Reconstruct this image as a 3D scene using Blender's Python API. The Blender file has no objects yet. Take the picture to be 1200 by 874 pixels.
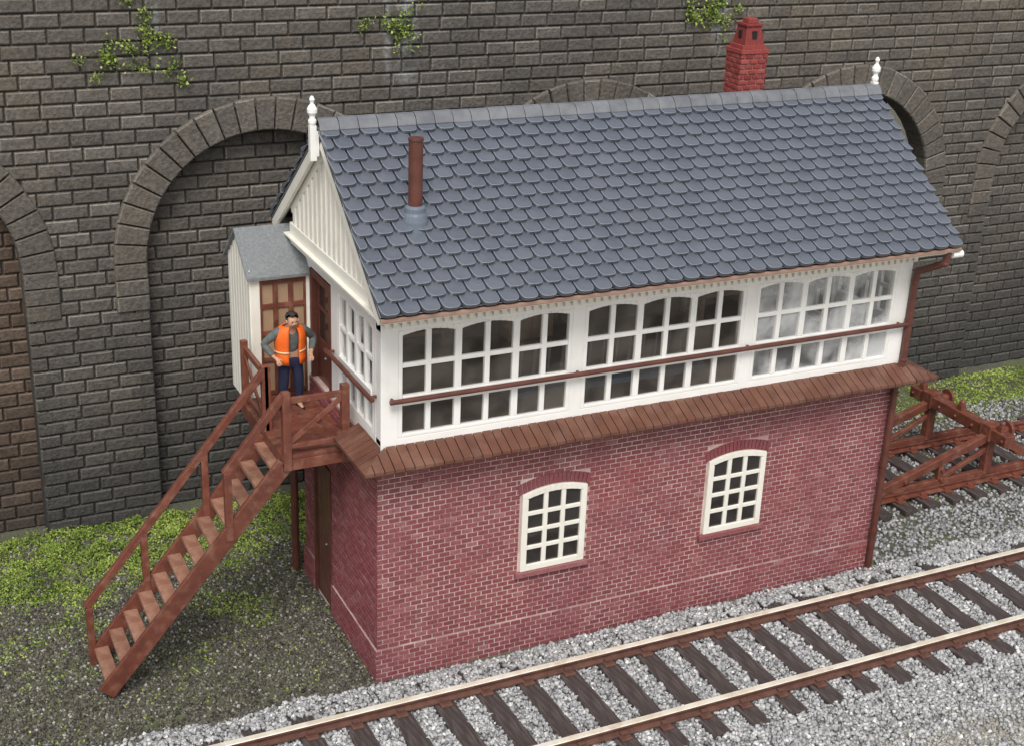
import bpy, math, random
import numpy as np
from mathutils import Vector, Matrix, Euler
random.seed(7); rng=np.random.default_rng(7)
scene=bpy.context.scene; col=scene.collection
WL={}
# ------------------------------------------------------------------ materials
def mat(name,a,b=None,scale=3.0,rough=0.6,bump=0.0,bscale=40.0,rk=0.0,stretch=None,spec=0.4,metal=0.0,c=None,cscale=0.8,cfac=0.5,detail=6,bdist=0.02,lohi=(0.35,0.65),clohi=(0.45,0.62)):
    m=bpy.data.materials.new(name); m.use_nodes=True
    nt=m.node_tree; N=nt.nodes; L=nt.links; bs=N['Principled BSDF']
    b=b or tuple(x*0.75 for x in a)
    tc=N.new('ShaderNodeTexCoord'); mp=N.new('ShaderNodeMapping'); L.new(tc.outputs['Object'],mp.inputs[0])
    if stretch: mp.inputs['Scale'].default_value=stretch
    nz=N.new('ShaderNodeTexNoise'); nz.inputs['Scale'].default_value=scale; nz.inputs['Detail'].default_value=detail; L.new(mp.outputs[0],nz.inputs['Vector'])
    mr=N.new('ShaderNodeMapRange'); mr.inputs[1].default_value=lohi[0]; mr.inputs[2].default_value=lohi[1]; L.new(nz.outputs[0],mr.inputs[0])
    mx=N.new('ShaderNodeMix'); mx.data_type='RGBA'; mx.inputs[6].default_value=(*a,1); mx.inputs[7].default_value=(*b,1); L.new(mr.outputs[0],mx.inputs[0])
    out=mx.outputs[2]
    if c:
        n2=N.new('ShaderNodeTexNoise'); n2.inputs['Scale'].default_value=cscale; n2.inputs['Detail'].default_value=5; L.new(tc.outputs['Object'],n2.inputs['Vector'])
        r2=N.new('ShaderNodeMapRange'); r2.inputs[1].default_value=clohi[0]; r2.inputs[2].default_value=clohi[1]; r2.inputs[4].default_value=cfac; L.new(n2.outputs[0],r2.inputs[0])
        m2=N.new('ShaderNodeMix'); m2.data_type='RGBA'; L.new(r2.outputs[0],m2.inputs[0]); L.new(out,m2.inputs[6]); m2.inputs[7].default_value=(*c,1); out=m2.outputs[2]
    if rk:
        at=N.new('ShaderNodeAttribute'); at.attribute_name='rnd'
        r3=N.new('ShaderNodeMapRange'); r3.inputs[3].default_value=1-rk; r3.inputs[4].default_value=1+rk; L.new(at.outputs['Fac'],r3.inputs[0])
        m3=N.new('ShaderNodeVectorMath'); m3.operation='SCALE'; L.new(out,m3.inputs[0]); L.new(r3.outputs[0],m3.inputs['Scale']); out=m3.outputs[0]
    L.new(out,bs.inputs['Base Color'])
    rr=N.new('ShaderNodeMapRange'); rr.inputs[3].default_value=max(0,rough-0.1); rr.inputs[4].default_value=min(1,rough+0.1); L.new(nz.outputs[0],rr.inputs[0]); L.new(rr.outputs[0],bs.inputs['Roughness'])
    bs.inputs['Specular IOR Level'].default_value=spec; bs.inputs['Metallic'].default_value=metal
    if bump:
        nb=N.new('ShaderNodeTexNoise'); nb.inputs['Scale'].default_value=bscale; nb.inputs['Detail'].default_value=4; L.new(mp.outputs[0],nb.inputs['Vector'])
        bp=N.new('ShaderNodeBump'); bp.inputs['Strength'].default_value=bump; bp.inputs['Distance'].default_value=bdist; L.new(nb.outputs[0],bp.inputs['Height']); L.new(bp.outputs[0],bs.inputs['Normal'])
    return m
def ramp_mat(name,stops,rough=0.8,bump=0.4,bscale=50,spec=0.3,patch=None,grime=None,streaks=None,bdist=.02):
    """colour picked per piece through the face attribute rnd"""
    m=bpy.data.materials.new(name); m.use_nodes=True
    nt=m.node_tree; N=nt.nodes; L=nt.links; bs=N['Principled BSDF']
    at=N.new('ShaderNodeAttribute'); at.attribute_name='rnd'
    cr=N.new('ShaderNodeValToRGB'); e=cr.color_ramp.elements
    e[0].position=stops[0][0]; e[0].color=(*stops[0][1],1); e[1].position=stops[-1][0]; e[1].color=(*stops[-1][1],1)
    for p,cc in stops[1:-1]:
        k=e.new(p); k.color=(*cc,1)
    L.new(at.outputs['Fac'],cr.inputs[0]); out=cr.outputs[0]
    tc=N.new('ShaderNodeTexCoord')
    def mixin(out,fac,colr):
        m2=N.new('ShaderNodeMix'); m2.data_type='RGBA'; L.new(fac,m2.inputs[0]); L.new(out,m2.inputs[6]); m2.inputs[7].default_value=(*colr,1); return m2.outputs[2]
    for (pc,ps,pf,lo,hi) in (patch or []):
        n2=N.new('ShaderNodeTexNoise'); n2.inputs['Scale'].default_value=ps; n2.inputs['Detail'].default_value=5; n2.inputs['Roughness'].default_value=.65; L.new(tc.outputs['Object'],n2.inputs['Vector'])
        r2=N.new('ShaderNodeMapRange'); r2.inputs[1].default_value=lo; r2.inputs[2].default_value=hi; r2.inputs[4].default_value=pf; L.new(n2.outputs[0],r2.inputs[0])
        out=mixin(out,r2.outputs[0],pc)
    if grime:
        gc,z0,z1,gf=grime
        sp=N.new('ShaderNodeSeparateXYZ'); L.new(tc.outputs['Object'],sp.inputs[0])
        n3=N.new('ShaderNodeTexNoise'); n3.inputs['Scale'].default_value=.6; n3.inputs['Detail'].default_value=5; L.new(tc.outputs['Object'],n3.inputs['Vector'])
        ad=N.new('ShaderNodeMath'); ad.operation='MULTIPLY_ADD'; L.new(n3.outputs[0],ad.inputs[0]); ad.inputs[1].default_value=3.0; L.new(sp.outputs['Z'],ad.inputs[2])
        r5=N.new('ShaderNodeMapRange'); r5.inputs[1].default_value=z1+1.5; r5.inputs[2].default_value=z0+1.5; r5.inputs[4].default_value=gf; L.new(ad.outputs[0],r5.inputs[0])
        out=mixin(out,r5.outputs[0],gc)
    if streaks:
        geo=N.new('ShaderNodeNewGeometry'); sp=N.new('ShaderNodeSeparateXYZ'); L.new(geo.outputs['Position'],sp.inputs[0])
        n4=N.new('ShaderNodeTexNoise'); n4.inputs['Scale'].default_value=6; n4.inputs['Detail'].default_value=4; L.new(geo.outputs['Position'],n4.inputs['Vector'])
        for (x0,wd,za,zb,fc) in streaks:
            s1=N.new('ShaderNodeMath'); s1.operation='SUBTRACT'; L.new(sp.outputs['X'],s1.inputs[0]); s1.inputs[1].default_value=x0
            s2=N.new('ShaderNodeMath'); s2.operation='ABSOLUTE'; L.new(s1.outputs[0],s2.inputs[0])
            q=N.new('ShaderNodeMapRange'); q.inputs[1].default_value=wd; q.inputs[2].default_value=0; L.new(s2.outputs[0],q.inputs[0])
            q2=N.new('ShaderNodeMapRange'); q2.inputs[1].default_value=za; q2.inputs[2].default_value=zb; L.new(sp.outputs['Z'],q2.inputs[0])
            q3=N.new('ShaderNodeMapRange'); q3.inputs[1].default_value=.38; q3.inputs[2].default_value=.62; q3.inputs[4].default_value=fc; L.new(n4.outputs[0],q3.inputs[0])
            a=N.new('ShaderNodeMath'); a.operation='MULTIPLY'; L.new(q.outputs[0],a.inputs[0]); L.new(q2.outputs[0],a.inputs[1])
            c2=N.new('ShaderNodeMath'); c2.operation='MULTIPLY'; L.new(a.outputs[0],c2.inputs[0]); L.new(q3.outputs[0],c2.inputs[1])
            out=mixin(out,c2.outputs[0],(.42,.44,.45))
    nz=N.new('ShaderNodeTexNoise'); nz.inputs['Scale'].default_value=bscale; nz.inputs['Detail'].default_value=5; L.new(tc.outputs['Object'],nz.inputs['Vector'])
    r4=N.new('ShaderNodeMapRange'); r4.inputs[1].default_value=.3; r4.inputs[2].default_value=.7; r4.inputs[3].default_value=.72; r4.inputs[4].default_value=1.25; L.new(nz.outputs[0],r4.inputs[0])
    m3=N.new('ShaderNodeVectorMath'); m3.operation='SCALE'; L.new(out,m3.inputs[0]); L.new(r4.outputs[0],m3.inputs['Scale'])
    L.new(m3.outputs[0],bs.inputs['Base Color']); bs.inputs['Roughness'].default_value=rough; bs.inputs['Specular IOR Level'].default_value=spec
    if bump:
        bp=N.new('ShaderNodeBump'); bp.inputs['Strength'].default_value=bump; bp.inputs['Distance'].default_value=bdist; L.new(nz.outputs[0],bp.inputs['Height']); L.new(bp.outputs[0],bs.inputs['Normal'])
    return m
M={}
M['white']=mat('white_paint',(.87,.86,.83),(.82,.81,.77),scale=2.5,rough=.34,bump=.12,bscale=25,c=(.6,.55,.46),cscale=3,cfac=.3,clohi=(.58,.78))
M['cream']=mat('cream_paint',(.84,.81,.73),(.79,.76,.67),scale=4,rough=.42,bump=.12,bscale=30,c=(.6,.54,.43),cscale=4,cfac=.2,clohi=(.6,.8))
M['creamshade']=mat('shaded_cream_recess',(.52,.48,.40),(.44,.40,.33),scale=5,rough=.6)  # darker cream puts the shade between the gable battens into the colour
M['brown']=mat('red_brown_plastic',(.19,.060,.038),(.13,.040,.026),scale=6,rough=.42,bump=.25,bscale=60,c=(.30,.16,.11),cscale=7,cfac=.5,clohi=(.5,.7),rk=.12,spec=.5)
M['pipebrown']=mat('dark_brown_pipe',(.13,.045,.032),(.09,.03,.022),scale=6,rough=.4,bump=.15,bscale=40,spec=.5)
M['tread']=mat('worn_brown_tread',(.34,.19,.13),(.24,.11,.072),scale=9,rough=.5,bump=.3,bscale=60,rk=.12)
M['skirt']=mat('skirt_brown',(.150,.064,.041),(.115,.047,.031),scale=5,rough=.45,bump=.2,bscale=50,c=(.23,.13,.095),cscale=3,cfac=.4,rk=.08,spec=.45)
M['brick']=ramp_mat('red_brick',[(0,(.205,.060,.068)),(.35,(.228,.067,.075)),(.7,(.25,.077,.084)),(.95,(.275,.098,.102)),(1,(.31,.14,.14))],rough=.55,bump=.3,bscale=45,spec=.4,
   patch=[((.31,.045,.052),.8,.30,.52,.7),((.15,.058,.075),1.0,.35,.52,.7),((.38,.27,.26),3.5,.25,.57,.74)])
M['mortar']=mat('pale_mortar',(.62,.50,.45),(.42,.27,.25),scale=2.5,rough=.8,lohi=(.42,.62))
M['tile']=mat('slate_tile',(.104,.117,.145),(.124,.137,.165),scale=3,rough=.22,bump=.08,bscale=30,rk=.06,spec=.95,c=(.19,.20,.21),cscale=5,cfac=.12,clohi=(.55,.75))
M['tileedge']=mat('tile_edge_highlight',(.27,.29,.325),(.21,.23,.265),scale=12,rough=.26,spec=.9)  # lighter drybrushed bevels, with the edge highlights painted into the colour
M['ridge']=mat('ridge_tile',(.13,.135,.15),(.18,.185,.195),scale=6,rough=.42,bump=.2,bscale=50,rk=.10,spec=.6)
M['gutter']=mat('gutter_brown',(.36,.23,.175),(.28,.17,.13),scale=5,rough=.5,bump=.1)
ST=[(2.45,.22,6.1,7.1,.75),(2.15,.08,6.3,7.0,.5),(7.9,.2,6.4,7.3,.6),(-1.2,.12,6.6,7.2,.35)]
M['stone']=ramp_mat('grey_stone',[(0,(.088,.079,.069)),(.35,(.101,.091,.080)),(.65,(.115,.104,.091)),(.85,(.165,.149,.128)),(1,(.22,.20,.172))],rough=.78,bump=.8,bscale=20,spec=.35,bdist=.03,
   patch=[((.17,.138,.102),.35,.42,.48,.66),((.060,.057,.053),.5,.38,.52,.7),((.23,.213,.185),2.5,.2,.56,.75)],grime=((.037,.036,.035),.8,4.4,.72),streaks=ST)
M['stonebrown']=ramp_mat('brown_stone',[(0,(.075,.052,.038)),(.5,(.11,.076,.055)),(1,(.18,.13,.10))],rough=.85,bump=.8,bscale=22,patch=[((.04,.035,.03),.8,.5,.5,.7)],grime=((.040,.035,.031),.3,3.0,.65))
M['smortar']=mat('dark_mortar',(.034,.031,.028),(.052,.047,.042),scale=2,rough=.9)
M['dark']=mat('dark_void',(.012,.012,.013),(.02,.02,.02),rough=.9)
M['ballast']=ramp_mat('ballast_stone',[(0,(.19,.188,.19)),(.3,(.32,.32,.325)),(.6,(.45,.45,.45)),(.85,(.58,.58,.57)),(1,(.76,.75,.72))],rough=.8,bump=.3,bscale=60)
M['grit']=ramp_mat('earth_grit',[(0,(.04,.036,.029)),(.4,(.10,.092,.072)),(.8,(.19,.18,.15)),(1,(.42,.41,.38))],rough=.9,bump=.3,bscale=60)
M['moss']=ramp_mat('moss_foam',[(0,(.08,.12,.02)),(.4,(.19,.27,.05)),(.75,(.32,.41,.08)),(1,(.46,.53,.16))],rough=.9,bump=0)
M['leaf']=ramp_mat('wall_foliage',[(0,(.05,.08,.02)),(.4,(.14,.20,.04)),(.75,(.27,.35,.07)),(1,(.42,.48,.15))],rough=.9,bump=0)
M['sleeper']=mat('dark_timber',(.058,.045,.043),(.12,.098,.092),scale=3,rough=.7,bump=.7,bscale=9,stretch=(9,1,9),spec=.3,lohi=(.45,.7),bdist=.03)
M['rust']=mat('rusty_rail',(.15,.072,.052),(.10,.045,.034),scale=8,rough=.6,bump=.3,bscale=50)
M['steel']=mat('polished_rail_head',(.84,.79,.68),(.70,.62,.49),scale=5,rough=.33,metal=.15,spec=.7,c=(.45,.32,.22),cscale=4,cfac=.35,clohi=(.58,.72))
M['interior']=mat('interior_board',(.13,.11,.092),(.09,.078,.066),scale=3,rough=.8)
M['tan']=mat('tan_panel',(.40,.27,.17),(.33,.22,.14),scale=4,rough=.5)
M['greyroof']=mat('grey_felt_roof',(.19,.205,.215),(.26,.275,.28),scale=30,rough=.7,bump=.9,bscale=90)
M['leadgrey']=mat('blue_grey_plastic',(.13,.16,.20),(.17,.2,.24),rough=.45)
M['chimred']=ramp_mat('dull_red_brick',[(0,(.20,.038,.034)),(.5,(.28,.055,.048)),(1,(.34,.09,.078))],rough=.55,bump=.3,bscale=40)
M['chimmortar']=mat('red_mortar',(.36,.19,.17),(.28,.12,.11),rough=.7)
M['skin']=mat('skin',(.52,.31,.21),(.48,.27,.18),rough=.6)
M['lips']=mat('lips',(.33,.13,.10),rough=.5)
M['hair']=mat('dark_hair',(.02,.017,.015),(.035,.03,.026),scale=20,rough=.6,bump=.5,bscale=60)
M['orange']=mat('orange_vest',(.90,.17,.02),(.80,.13,.015),scale=8,rough=.6,bump=.2,bscale=20)
M['silver']=mat('reflective_strip',(.80,.62,.40),(.7,.5,.3),rough=.4)
M['greyshirt']=mat('grey_sweater',(.13,.15,.14),(.09,.10,.095),scale=12,rough=.8,bump=.3)
M['navy']=mat('navy_trousers',(.015,.018,.05),(.02,.025,.06),scale=8,rough=.8,bump=.3)
M['boot']=mat('black_boot',(.012,.012,.012),rough=.5)
M['eye']=mat('eye_dark',(.02,.015,.012),rough=.3)
M['sand']=mat('pale_fine_grit',(.46,.43,.37),(.33,.31,.27),scale=30,rough=.9,bump=.8,bscale=60)
def glass(name,op,colr,rough=.06,var=.12):
    m=bpy.data.materials.new(name); m.use_nodes=True; nt=m.node_tree; N=nt.nodes; L=nt.links; bs=N['Principled BSDF']
    bs.inputs['Base Color'].default_value=(*colr,1); bs.inputs['Specular IOR Level'].default_value=.8
    tc=N.new('ShaderNodeTexCoord'); nz=N.new('ShaderNodeTexNoise'); nz.inputs['Scale'].default_value=1.6; nz.inputs['Detail'].default_value=3; L.new(tc.outputs['Object'],nz.inputs[0])
    r=N.new('ShaderNodeMapRange'); r.inputs[1].default_value=.4;r.inputs[2].default_value=.62; r.inputs[3].default_value=op-var; r.inputs[4].default_value=op+var; L.new(nz.outputs[0],r.inputs[0]); L.new(r.outputs[0],bs.inputs['Alpha'])
    bp=N.new('ShaderNodeBump'); bp.inputs['Strength'].default_value=.15; bp.inputs['Distance'].default_value=.03; L.new(nz.outputs[0],bp.inputs['Height']); L.new(bp.outputs[0],bs.inputs['Normal'])
    bs.inputs['Roughness'].default_value=rough
    return m
M['glass']=glass('window_glass',.24,(.16,.14,.12),.06,.16)
M['glasslight']=glass('reflection_window_glass',.34,(.72,.73,.73),.06,.27)  # whitish colour and patchy alpha paint bright reflections into the panes
M['glassdark']=glass('dark_window_glass',.9,(.035,.03,.028),.08,.05)  # near-black pane colour stands in for the unlit interior behind it
# ------------------------------------------------------------------ builder
class B:
    def __init__(s): s.v=[];s.f=[];s.m=[];s.r=[]
    def add(s,vs,fs,mi=0,r=None,re=None):
        o=len(s.v); s.v.extend([tuple(p) for p in vs]); r=random.random() if r is None else r
        for i,f in enumerate(fs): s.f.append(tuple(o+i_ for i_ in f)); s.m.append(mi); s.r.append(r if (re is None or i==0) else re)
    def hexa(s,p,mi=0,r=None):
        s.add(p,[(0,3,2,1),(4,5,6,7),(0,1,5,4),(1,2,6,5),(2,3,7,6),(3,0,4,7)],mi,r)
    def box(s,x0,x1,y0,y1,z0,z1,mi=0,r=None):
        s.hexa([(x0,y0,z0),(x1,y0,z0),(x1,y1,z0),(x0,y1,z0),(x0,y0,z1),(x1,y0,z1),(x1,y1,z1),(x0,y1,z1)],mi,r)
    def mbox(s,F,u0,u1,v0,v1,n0,n1,mi=0,r=None):
        s.hexa([F(u0,v0,n0),F(u1,v0,n0),F(u1,v0,n1),F(u0,v0,n1),F(u0,v1,n0),F(u1,v1,n0),F(u1,v1,n1),F(u0,v1,n1)],mi,r)
    def block(s,F,u0,u1,v0,v1,n0,n1,c,mi=0,r=None,edge=False):
        # flat face plus a chamfer; with edge=True a thin worn arris round the face
        r=random.random() if r is None else r
        if not edge:
            s.add([F(u0,v0,n0),F(u1,v0,n0),F(u1,v1,n0),F(u0,v1,n0),F(u0+c,v0+c,n1),F(u1-c,v0+c,n1),F(u1-c,v1-c,n1),F(u0+c,v1-c,n1)],
              [(4,5,6,7),(0,1,5,4),(1,2,6,5),(2,3,7,6),(3,0,4,7)],mi,r);return
        r*=.72;nm=n0+(n1-n0)*.72;a=c*.45
        vs=[F(u0,v0,n0),F(u1,v0,n0),F(u1,v1,n0),F(u0,v1,n0),F(u0+a,v0+a,nm),F(u1-a,v0+a,nm),F(u1-a,v1-a,nm),F(u0+a,v1-a,nm),F(u0+c,v0+c,n1),F(u1-c,v0+c,n1),F(u1-c,v1-c,n1),F(u0+c,v1-c,n1)]
        s.add(vs,[(8,9,10,11),(0,1,5,4),(1,2,6,5),(2,3,7,6),(3,0,4,7)],mi,r)
        o=len(s.v)-12
        for f in((4,5,9,8),(5,6,10,9),(6,7,11,10),(7,4,8,11)): s.f.append(tuple(o+i for i in f));s.m.append(mi);s.r.append(min(1,r+.38))
    def beam(s,p0,p1,w,h,up=(0,0,1),mi=0,r=None):
        p0=Vector(p0);p1=Vector(p1);d=(p1-p0).normalized();u=Vector(up)
        if abs(d.dot(u))>.99:u=Vector((0,1,0))
        sd=d.cross(u).normalized();u=sd.cross(d).normalized(); a=sd*w/2;b=u*h/2
        s.hexa([p0-a-b,p0+a-b,p1+a-b,p1-a-b,p0-a+b,p0+a+b,p1+a+b,p1-a+b],mi,r)
    def cyl(s,p0,p1,r0,r1=None,n=14,mi=0,cap=True):
        r1=r0 if r1 is None else r1
        p0=Vector(p0);p1=Vector(p1);d=(p1-p0).normalized();u=Vector((0,0,1)) if abs(d.z)<.9 else Vector((0,1,0))
        a=d.cross(u).normalized();b=d.cross(a).normalized()
        vs=[p0+(a*math.cos(2*math.pi*i/n)+b*math.sin(2*math.pi*i/n))*r0 for i in range(n)]+[p1+(a*math.cos(2*math.pi*i/n)+b*math.sin(2*math.pi*i/n))*r1 for i in range(n)]
        fs=[(i,(i+1)%n,n+(i+1)%n,n+i) for i in range(n)]
        if cap: fs+=[tuple(range(n))[::-1],tuple(range(n,2*n))]
        s.add(vs,fs,mi)
    def lathe(s,c,prof,n=16,mi=0):
        vs=[];c=Vector(c)
        for (r,z) in prof:
            for i in range(n): vs.append((c.x+r*math.cos(2*math.pi*i/n),c.y+r*math.sin(2*math.pi*i/n),c.z+z))
        fs=[(k*n+i,k*n+(i+1)%n,(k+1)*n+(i+1)%n,(k+1)*n+i) for k in range(len(prof)-1) for i in range(n)]
        fs+=[tuple(range(n))[::-1],tuple(range((len(prof)-1)*n,len(prof)*n))]
        s.add(vs,fs,mi)
    def obj(s,name,parent,mats,label=None,bevel=0,smooth=False,origin=None,recalc=True,bmat=-1):
        v=np.array(s.v,dtype=float)
        c=Vector(origin) if origin is not None else Vector(((v[:,0].min()+v[:,0].max())/2,(v[:,1].min()+v[:,1].max())/2,v[:,2].min()))
        me=bpy.data.meshes.new(name); me.from_pydata([tuple(Vector(p)-c) for p in s.v],[],s.f)
        for m in (mats if isinstance(mats,(list,tuple)) else [mats]): me.materials.append(M[m] if isinstance(m,str) else m)
        me.polygons.foreach_set('material_index',s.m)
        at=me.attributes.new('rnd','FLOAT','FACE'); at.data.foreach_set('value',s.r)
        if smooth: me.polygons.foreach_set('use_smooth',[True]*len(s.f))
        me.update()
        if recalc:
            import bmesh
            bm=bmesh.new(); bm.from_mesh(me); bmesh.ops.recalc_face_normals(bm,faces=bm.faces); bm.to_mesh(me); bm.free()
        o=bpy.data.objects.new(name,me); col.objects.link(o)
        place(o,parent,c)
        if label:o['label']=label
        if bevel:
            b=o.modifiers.new('Bevel','BEVEL');b.width=bevel;b.segments=2;b.limit_method='ANGLE';b.angle_limit=.6;b.harden_normals=False
            if bmat>=0:b.material=bmat
        return o
def place(o,parent,c):
    c=Vector(c)
    if parent is not None: o.parent=parent; o.location=c-WL[parent.name]
    else: o.location=c
    WL[o.name]=c
def empty(name,loc,parent=None,label=None,cat=None,group=None):
    o=bpy.data.objects.new(name,None); o.empty_display_size=.2; col.objects.link(o); place(o,parent,loc)
    if label:o['label']=label
    if cat:o['category']=cat
    if group:o['group']=group
    return o
def FY(y): return lambda u,v,n:(u,y-n,v)
def FX(x): return lambda u,v,n:(x-n,u,v)
def FXp(x): return lambda u,v,n:(x+n,u,v)
def FYp(y): return lambda u,v,n:(u,y+n,v)
L_=7.77; W=2.92; H1=3.3; H2=4.89
# ------------------------------------------------------------------ signal box
box=empty('signal_box',(L_/2,W/2,0),label='brick signal box with white glazed upper storey and tiled roof',cat='signal box')
def bricks(b,F,u0,u1,v0,v1,bl,bh,holes=(),c=.007,dep=.02,gap=.012,hj=.0,jit=.006,minw=.03,edge=False):
    r=0;v=v0
    while v<v1-bh*.4:
        va=v;vb=min(v+bh,v1); segs=[(u0,u1)]
        for h in holes:
            hh=h(va,vb)
            if not hh: continue
            ns=[]
            for (a,e) in segs:
                if hh[1]<=a or hh[0]>=e: ns.append((a,e))
                else:
                    if hh[0]>a: ns.append((a,hh[0]))
                    if hh[1]<e: ns.append((hh[1],e))
            segs=ns
        off=(bl/2 if r%2 else 0)+(random.uniform(-hj,hj))
        for (a,e) in segs:
            u=u0-bl+off
            while u<e:
                ln=bl*(1+(random.uniform(-hj,hj)*1.2 if hj else 0))
                x0=max(u,a);x1=min(u+ln,e);u+=ln
                if x1-x0<minw: continue
                b.block(F,x0+gap/2,x1-gap/2,va+gap/2,vb-gap/2,0,dep+random.uniform(-jit,jit),c,edge=edge)
        v+=bh;r+=1
def rh(u0,u1,v0,v1): return lambda a,e:(u0,u1) if (a+e)/2>v0 and (a+e)/2<v1 else None
ch=.068;bl=.150
WB=[(1.95,2.88,1.17,2.36),(4.75,5.68,1.15,2.34)]
b=B()
b.box(.01,L_-.01,.01,W-.01,-.3,3.22,1)
def arch_hole(x0,x1,z0,z1):
    def f(a,e):
        m=(a+e)/2
        if m<z0-.05 or m>z1+.13: return None
        return (x0-.02,x1+.02)
    return f
hol=[arch_hole(*w) for w in WB]
bk=dict(c=.004,dep=.010,gap=.0130,jit=.002)
bricks(b,FY(.01),0,L_,.45,3.2,bl,ch,hol,**bk)
bricks(b,FY(-.016),-.024,L_+.024,-.094,.45,bl,ch,(),**bk)
b.box(-.015,L_+.015,-.015,.009,-.3,.415,1)
dr=(1.75,2.45,0,2.15)
bricks(b,FX(.01),0,W,.45,3.2,bl,ch,[rh(*dr)],**bk)
bricks(b,FX(-.016),-.024,W+.024,-.094,.45,bl,ch,[rh(*dr)],**bk)
b.box(-.0152,.009,.009,dr[0],-.3,.415,1); b.box(-.0152,.009,dr[1],W,-.3,.415,1)
bricks(b,FXp(L_-.01),0,W,-.09,3.2,bl,ch,(),**bk)
bricks(b,FYp(W-.01),0,L_,-.09,3.2,bl,ch,(),**bk)
for (x0,x1,z0,z1) in WB:
    n=17;cx=(x0+x1)/2
    for i in range(n):
        t0=-1+2*i/n;t1=-1+2*(i+1)/n
        def zz(t,o): return z1-.09+.10*(1-t*t)+o
        hw=(x1-x0)/2+.04
        xa=cx+hw*t0+.006;xb=cx+hw*t1-.006
        sp=.03
        P=[(xa,zz(t0,0)),(xb,zz(t1,0)),(xb+sp*t1,zz(t1,.14)),(xa+sp*t0,zz(t0,.14))]
        rr=random.random()*.5
        b.hexa([(P[0][0],.01,P[0][1]),(P[1][0],.01,P[1][1]),(P[2][0],.01,P[2][1]),(P[3][0],.01,P[3][1]),(P[0][0],-.008,P[0][1]),(P[1][0],-.008,P[1][1]),(P[2][0],-.008,P[2][1]),(P[3][0],-.008,P[3][1])],0,rr)
b.obj('wall',box,['brick','mortar'],label='red brick lower wall with pale mortar')
for i,(x0,x1,z0,z1) in enumerate(WB):
    w=empty('window',((x0+x1)/2,0,z0),box)
    b=B();F=FY(0);t=.085;cx=(x0+x1)/2;hw=(x1-x0)/2
    top=lambda x:z1-.08+.08*(1-((x-cx)/hw)**2)
    b.mbox(F,x0,x0+t,z0,z1-.15,-.008,.035);b.mbox(F,x1-t,x1,z0,z1-.15,-.008,.035);b.mbox(F,x0+t,x1-t,z0,z0+t,-.008,.035)
    K=12
    for k in range(K):
        a=x0+(x1-x0)*k/K;e=x0+(x1-x0)*(k+1)/K
        b.hexa([F(a,top(a)-t,-.008),F(e,top(e)-t,-.008),F(e,top(e)-t,.035),F(a,top(a)-t,.035),F(a,top(a),-.008),F(e,top(e),-.008),F(e,top(e),.035),F(a,top(a),.035)])
    for k in (1,2):
        u=x0+t+(x1-x0-2*t)*k/3; b.mbox(F,u-.032,u+.032,z0+t,top(u)-t,-.006,.026)
    for k in (1,2,3):
        v=z0+t+(z1-z0-2*t-.03)*k/4; b.mbox(F,x0+t,x1-t,v-.028,v+.028,-.005,.024)
    b.obj('frame',w,'cream',bevel=.007)
    b=B();b.box(x0+.01,x1-.01,.002,.007,z0+.01,z1-.10);b.obj('glass',w,'glassdark')
    b=B();b.mbox(F,x0-.07,x1+.06,z0-.08,z0-.005,-.006,.06);b.obj('sill',w,'brick',bevel=.008)
b=B();F=FX(.02);b.mbox(F,dr[0],dr[1],0,dr[3],-.005,.002)
for k in range(5):
    a=dr[0]+.07+(dr[1]-dr[0]-.14)*k/5;b.mbox(F,a+.006,a+(dr[1]-dr[0]-.14)/5-.006,.03,dr[3]-.08,.002,.014)
b.mbox(F,dr[0],dr[0]+.07,0,dr[3],.002,.04);b.mbox(F,dr[1]-.07,dr[1],0,dr[3],.002,.04);b.mbox(F,dr[0]+.07,dr[1]-.07,dr[3]-.08,dr[3],.002,.04)
d=b.obj('door',box,'pipebrown',bevel=.004)
b=B();b.lathe((-.03,dr[0]+.13,1.0),[(.001,-.02),(.02,0),(.001,.02)],8);b.obj('handle',d,'leadgrey')
# cabin framing
yF=-.07
b=B()
posts=[(0.02,.24),(2.51,2.68),(5.04,5.21),(7.51,7.75)]
for a,e in posts: b.box(a,e,yF,.1,H1,H2+.12)
b.box(.02,7.75,yF+.002,.098,H1-.08,3.385); b.box(.02,7.75,yF+.002,.098,4.73,H2+.14)
xs=.02
for a,e in [(.1,.18),(1.45,1.72),(2.55,2.95)]: b.box(xs,xs+.12,a,e,H1-.08,H2+.12)
b.box(xs+.002,xs+.12,.1,1.72,H1-.08,3.385); b.box(xs+.002,xs+.12,.1,2.95,4.73,H2+.14)
for a,e in [(.1,.2),(1.4,1.55),(2.75,2.95)]: b.box(7.63,7.75,a,e,H1-.08,H2+.12)
b.box(7.63,7.748,.1,2.95,H1-.08,3.385); b.box(7.63,7.748,.1,2.95,4.73,H2+.14)
b.obj('cabin_frame',box,'white',bevel=.01,label='white painted timber cabin framing')
b=B();b.box(.14,7.63,2.85,2.95,H1-.08,5.0);b.obj('back_wall',box,['interior'])
b=B();b.box(.14,7.63,.1,2.85,H1-.06,H1+.02);b.obj('floor',box,'interior')
b=B()
for k in range(14):
    x=2.2+k*.2;b.beam((x,.75,H1),(x,.68,H1+.62),.025,.03);b.cyl((x,.68,H1+.62),(x,.665,H1+.75),.018,.014,8)
b.box(2.0,5.0,.62,.85,H1,H1+.1)
b.obj('lever_frame',box,'leadgrey')
for x in(.9,5.9):
    b=B();b.box(x,x+1.1,2.2,2.75,H1+.4,H1+.46);[b.box(px,px+.06,py,py+.06,H1,H1+.41) for px in(x,x+1.04) for py in(2.2,2.69)];b.obj('table',box,'tan')
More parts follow.
